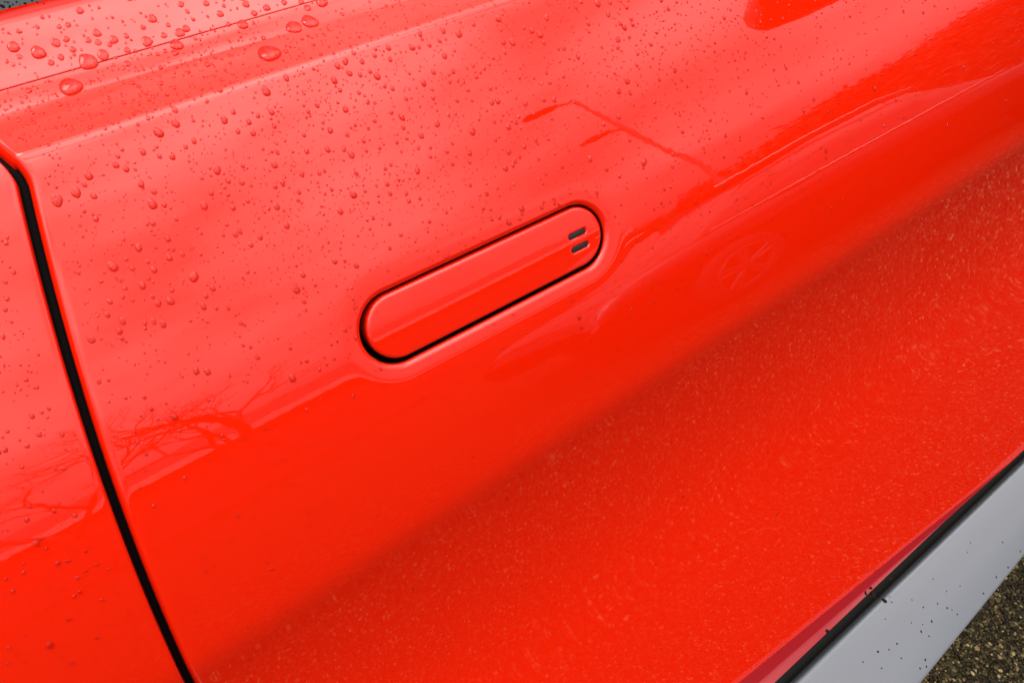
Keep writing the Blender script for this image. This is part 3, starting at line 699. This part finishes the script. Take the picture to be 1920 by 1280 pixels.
for w_, ks in cells.items():
    left_ = list(ks)
    if len(ks) == 1: blabel[ks[0]] = ('single bigger raindrop ' + w_, None); continue
    for word, key in (('biggest raindrop ', lambda k: -big[k][2]), ('leftmost bigger raindrop ', lambda k: big[k][0]), ('rightmost bigger raindrop ', lambda k: -big[k][0]), ('topmost bigger raindrop ', lambda k: big[k][1]), ('lowest bigger raindrop ', lambda k: -big[k][1])):
        b_ = min(ks, key=key)
        if b_ in left_: left_.remove(b_); blabel[b_] = (word + w_, None)
    for k in left_: blabel[k] = ('middling raindrop among others ' + w_, 'raindrops ' + w_)
for i, (px, py_, size) in enumerate(big):
    x_, s_, a, p_, n_, tx, dn, rad, ray_ = frame(px, py_, size)
    flat = a < 27.9
    sx_, sy_, sz_ = (rad * 0.80, rad * 0.74, rad * 0.60) if flat else (rad * 0.72, rad * 0.88, rad * 0.80)
    sz_ *= random.uniform(.6, 1.1)
    w = random.uniform(-.35, .35); u1 = tx * math.cos(w) + dn * math.sin(w); u2 = np.cross(n_, u1); u2 = u2 if u2 @ dn > 0 else -u2; u1 = np.cross(u2, n_)
    o = bpy.data.objects.new('raindrop', dmesh[i % len(dmesh)]); COL.objects.link(o)
    p0 = p_ + n_ * 0.00016
    o.matrix_world = Matrix(((u1[0]*sx_, u2[0]*sy_, n_[0]*sz_, p0[0]), (u1[1]*sx_, u2[1]*sy_, n_[1]*sz_, p0[1]), (u1[2]*sx_, u2[2]*sy_, n_[2]*sz_, p0[2]), (0, 0, 0, 1)))
    lab, grp = blabel[i]
    for (qa, qb), v in special.items():
        if abs(qa - px) < .5 and abs(qb - py_) < .5: lab, grp = v, None
    tag(o, lab, 'raindrop', grp or 'raindrops on the red paint')
# the spray of fine droplets between them
shp = [drop_shape(100 + k, 8, 3, 1.15) for k in range(8)]
fine = [b for b in rest if min(math.hypot(b[0] - c_[0], b[1] - c_[1]) - .62 * (b[2] + c_[2]) for c_ in big) > 0]
def density(px, py_, a):
    if a < 20.8 or a > 82: return 0
    if a < 24.2: return 0.35
    if a < 27.9: return 1.0
    if a > 58: return 0.03
    if a > 51: return 0.12 + 0.18 * sstep(900, 1300, px)
    up = 1 - sstep(30, 52, a); k = 0.16 + 0.75 * up
    k *= 0.55 + 0.95 * sstep(350, 650, px)
    if px > 1350: k *= 0.6
    return k
tries = 0; fgrid = {}
for b in fine: fgrid.setdefault((int(b[0] // 14), int(b[1] // 14)), []).append(b)
while len(fine) < 4800 and tries < 90000:
    tries += 1
    px, py_ = random.uniform(-40, 1960), random.uniform(-30, 1250)
    x_, s_, a = pix(px, py_)
    if random.random() > density(px, py_, a) or onhandle(x_, s_): continue
    if not visible_ok(x_, s_): continue
    if min(math.hypot(px - b[0], py_ - b[1]) - b[2] * .62 for b in big) < 2: continue
    sz = min(9.0, math.exp(random.gauss(1.22, .42)))
    if a < 27.9: sz *= 1.25
    if px > 1300: sz *= 0.85
    if a > 52.5: sz *= 0.8
    sz = max(1.8, sz); near_ = [c_ for gx_ in (-1, 0, 1) for gy_ in (-1, 0, 1) for c_ in fgrid.get((int(px // 14) + gx_, int(py_ // 14) + gy_), ())]
    if any(math.hypot(px - c_[0], py_ - c_[1]) < .6 * (sz + c_[2]) for c_ in near_): continue
    fine.append((px, py_, sz)); fgrid.setdefault((int(px // 14), int(py_ // 14)), []).append((px, py_, sz))
fv, ff, nvf, fmi = [], [], 0, []
for i, (px, py_, size) in enumerate(fine):
    x_, s_, a, p_, n_, tx, dn, rad, ray_ = frame(px, py_, size)
    v, q, t = shp[i % 8]; w = random.uniform(-.5, .5); u1 = tx * math.cos(w) + dn * math.sin(w); u2 = np.cross(n_, u1); u2 = u2 if u2 @ dn > 0 else -u2; u1 = np.cross(u2, n_)
    v = np.concatenate([v, v[:8] * 0.985]); 
    fv.append(p_ + n_ * 0.00015 + v[:, :1] * u1 * rad * .8 + v[:, 1:2] * u2 * rad * .92 + v[:, 2:] * n_ * rad * random.uniform(.35, 1.0))
    tq = np.concatenate([q[:, [0, 1, 2]], q[:, [0, 2, 3]], t]); ff.append(np.concatenate([tq, [[b_, b_ + k, b_ + k + 1] for b_ in (len(v) - 8,) for k in range(1, 7)]]) + nvf); nvf += len(v); fmi += [0] * len(tq) + [1] * 6
fme = np_mesh('fine_droplets', np.concatenate(fv), np.concatenate(ff), M['water'], True); fme.materials.append(M['wet_red'])
fme.polygons.foreach_set('material_index', np.array(fmi, np.int32))
link('fine_droplets', fme, kind='stuff', label='fine spray of tiny rain droplets over the red paint')

# dark grit on the sill and trim, and drops on the window glass: found by casting the line of sight onto the finished parts
bpy.context.view_layer.update()
targets = [o for o in car.children if o.name.split('.')[0] in ('door', 'door_lip', 'seal_strip', 'sill_panel', 'side_window', 'belt_strip')]
def cast(px, py_):
    d = Vector((px - 960) * CR - (py_ - 640) * CU + FPX * CF).normalized(); best = None
    for o in targets:
        mi = o.matrix_world.inverted(); hit, loc, nrm, _ = o.ray_cast(mi @ Vector(c0), (mi.to_3x3() @ d).normalized())
        if hit:
            w_ = o.matrix_world @ loc; l_ = (w_ - Vector(c0)).length
            if best is None or l_ < best[0]: best = (l_, w_, o.matrix_world.to_3x3() @ nrm, o.name)
    return best
def speck(px, py_, size, seed, ratio=0.6):
    h = cast(px, py_)
    if not h: return None
    l_, w_, n_, nm = h; n_ = n_ if n_.dot(w_ - Vector(c0)) < 0 else -n_
    v, q, t = drop_shape(200 + seed, 10, 3, 1.5); r_ = .5 * size / FPX * l_
    u1 = n_.orthogonal().normalized(); u2 = n_.cross(u1); a = seed * 1.7; e1 = u1 * math.cos(a) + u2 * math.sin(a); e2 = n_.cross(e1)
    V_ = np.array(w_) + v[:, :1] * np.array(e1) * r_ * .8 + v[:, 1:2] * np.array(e2) * r_ * .8 + v[:, 2:] * np.array(n_) * r_ * ratio
    return V_, np.concatenate([q[:, [0, 1, 2]], q[:, [0, 2, 3]], t])
grit = [(1552,1183,8,'lowest dark grit speck on the rosy trim, standing apart'), (1623,1111,6,'small dark grit speck at the left of the cluster on the trim'), (1632,1102,6,'topmost dark grit speck of the cluster on the trim'),
        (1638,1115,11,'longest dark grit speck where the cluster meets the seal strip'), (1668,1083,11,'dark grit speck higher up on the edge of seal and trim'), (1658,1125,8,'dark grit speck at the edge of the silver sill by the seal')]
for k, (px, py_, sz, lab) in enumerate(grit):
    r_ = speck(px, py_, sz, k)
    if r_: tag(link('grit_speck', np_mesh('grit_speck', *r_, M['dirt'])), lab, 'grit', 'dark grit specks on the sill edge')
sp_l = []
sill_px = [(1500,1255,6),(1618,1240,5),(1646,1221,7),(1667,1217,5),(1682,1206,6),(1727,1183,7),(1742,1192,5),(1690,1233,5),(1735,1236,7),(1725,1252,6),(1737,1249,6),(1653,1252,5),(1747,1164,7),(1776,1139,6),(1785,1143,4),(1795,1151,5),(1758,1131,5),(1731,1138,5),(1710,1124,4),(1668,1118,4),(1672,1128,5),(1800,1098,4),(1844,1112,6),(1868,1081,6),(1890,1063,6),(1820,1017,4),(1880,1016,5),(1913,1033,5),(1814,1035,4),(1775,1108,4),(1750,1085,4),(1730,1170,4),(1660,1160,4),(1709,1167,4)]
for k in range(4):
    u = random.random(); px = 1500 + u * 420 + random.uniform(-10, 150); py_ = 1280 - (px - 1560) * 1.02 + random.uniform(-70, 110); sill_px.append((px, py_, random.uniform(1.6, 2.6)))
for k, (px, py_, sz) in enumerate(sill_px):
    if px > 1935 or py_ > 1290: continue
    h = cast(px, py_)
    if h and h[3].startswith('sill_panel'): sp_l.append(speck(px, py_, sz * .55, k))
link('sill_specks', np_mesh('sill_specks', *join(sp_l), M['dirt']), kind='stuff', label='fine dark specks of road dirt on the silver sill')
gl = [speck(px, py_, sz, k, .5) for k, (px, py_, sz) in enumerate([(4,12,6),(18,13,4),(15,5,3),(31,4,3),(47,7,4),(60,2,3),(24,9,2.5),(38,11,2.5),(9,4,2.5),(70,5,2.5),(82,7,2)])]
link('window_droplets', np_mesh('window_droplets', *join([g for g in gl if g]), M['dirt']), kind='stuff', label='dark tiny specks on the window glass')
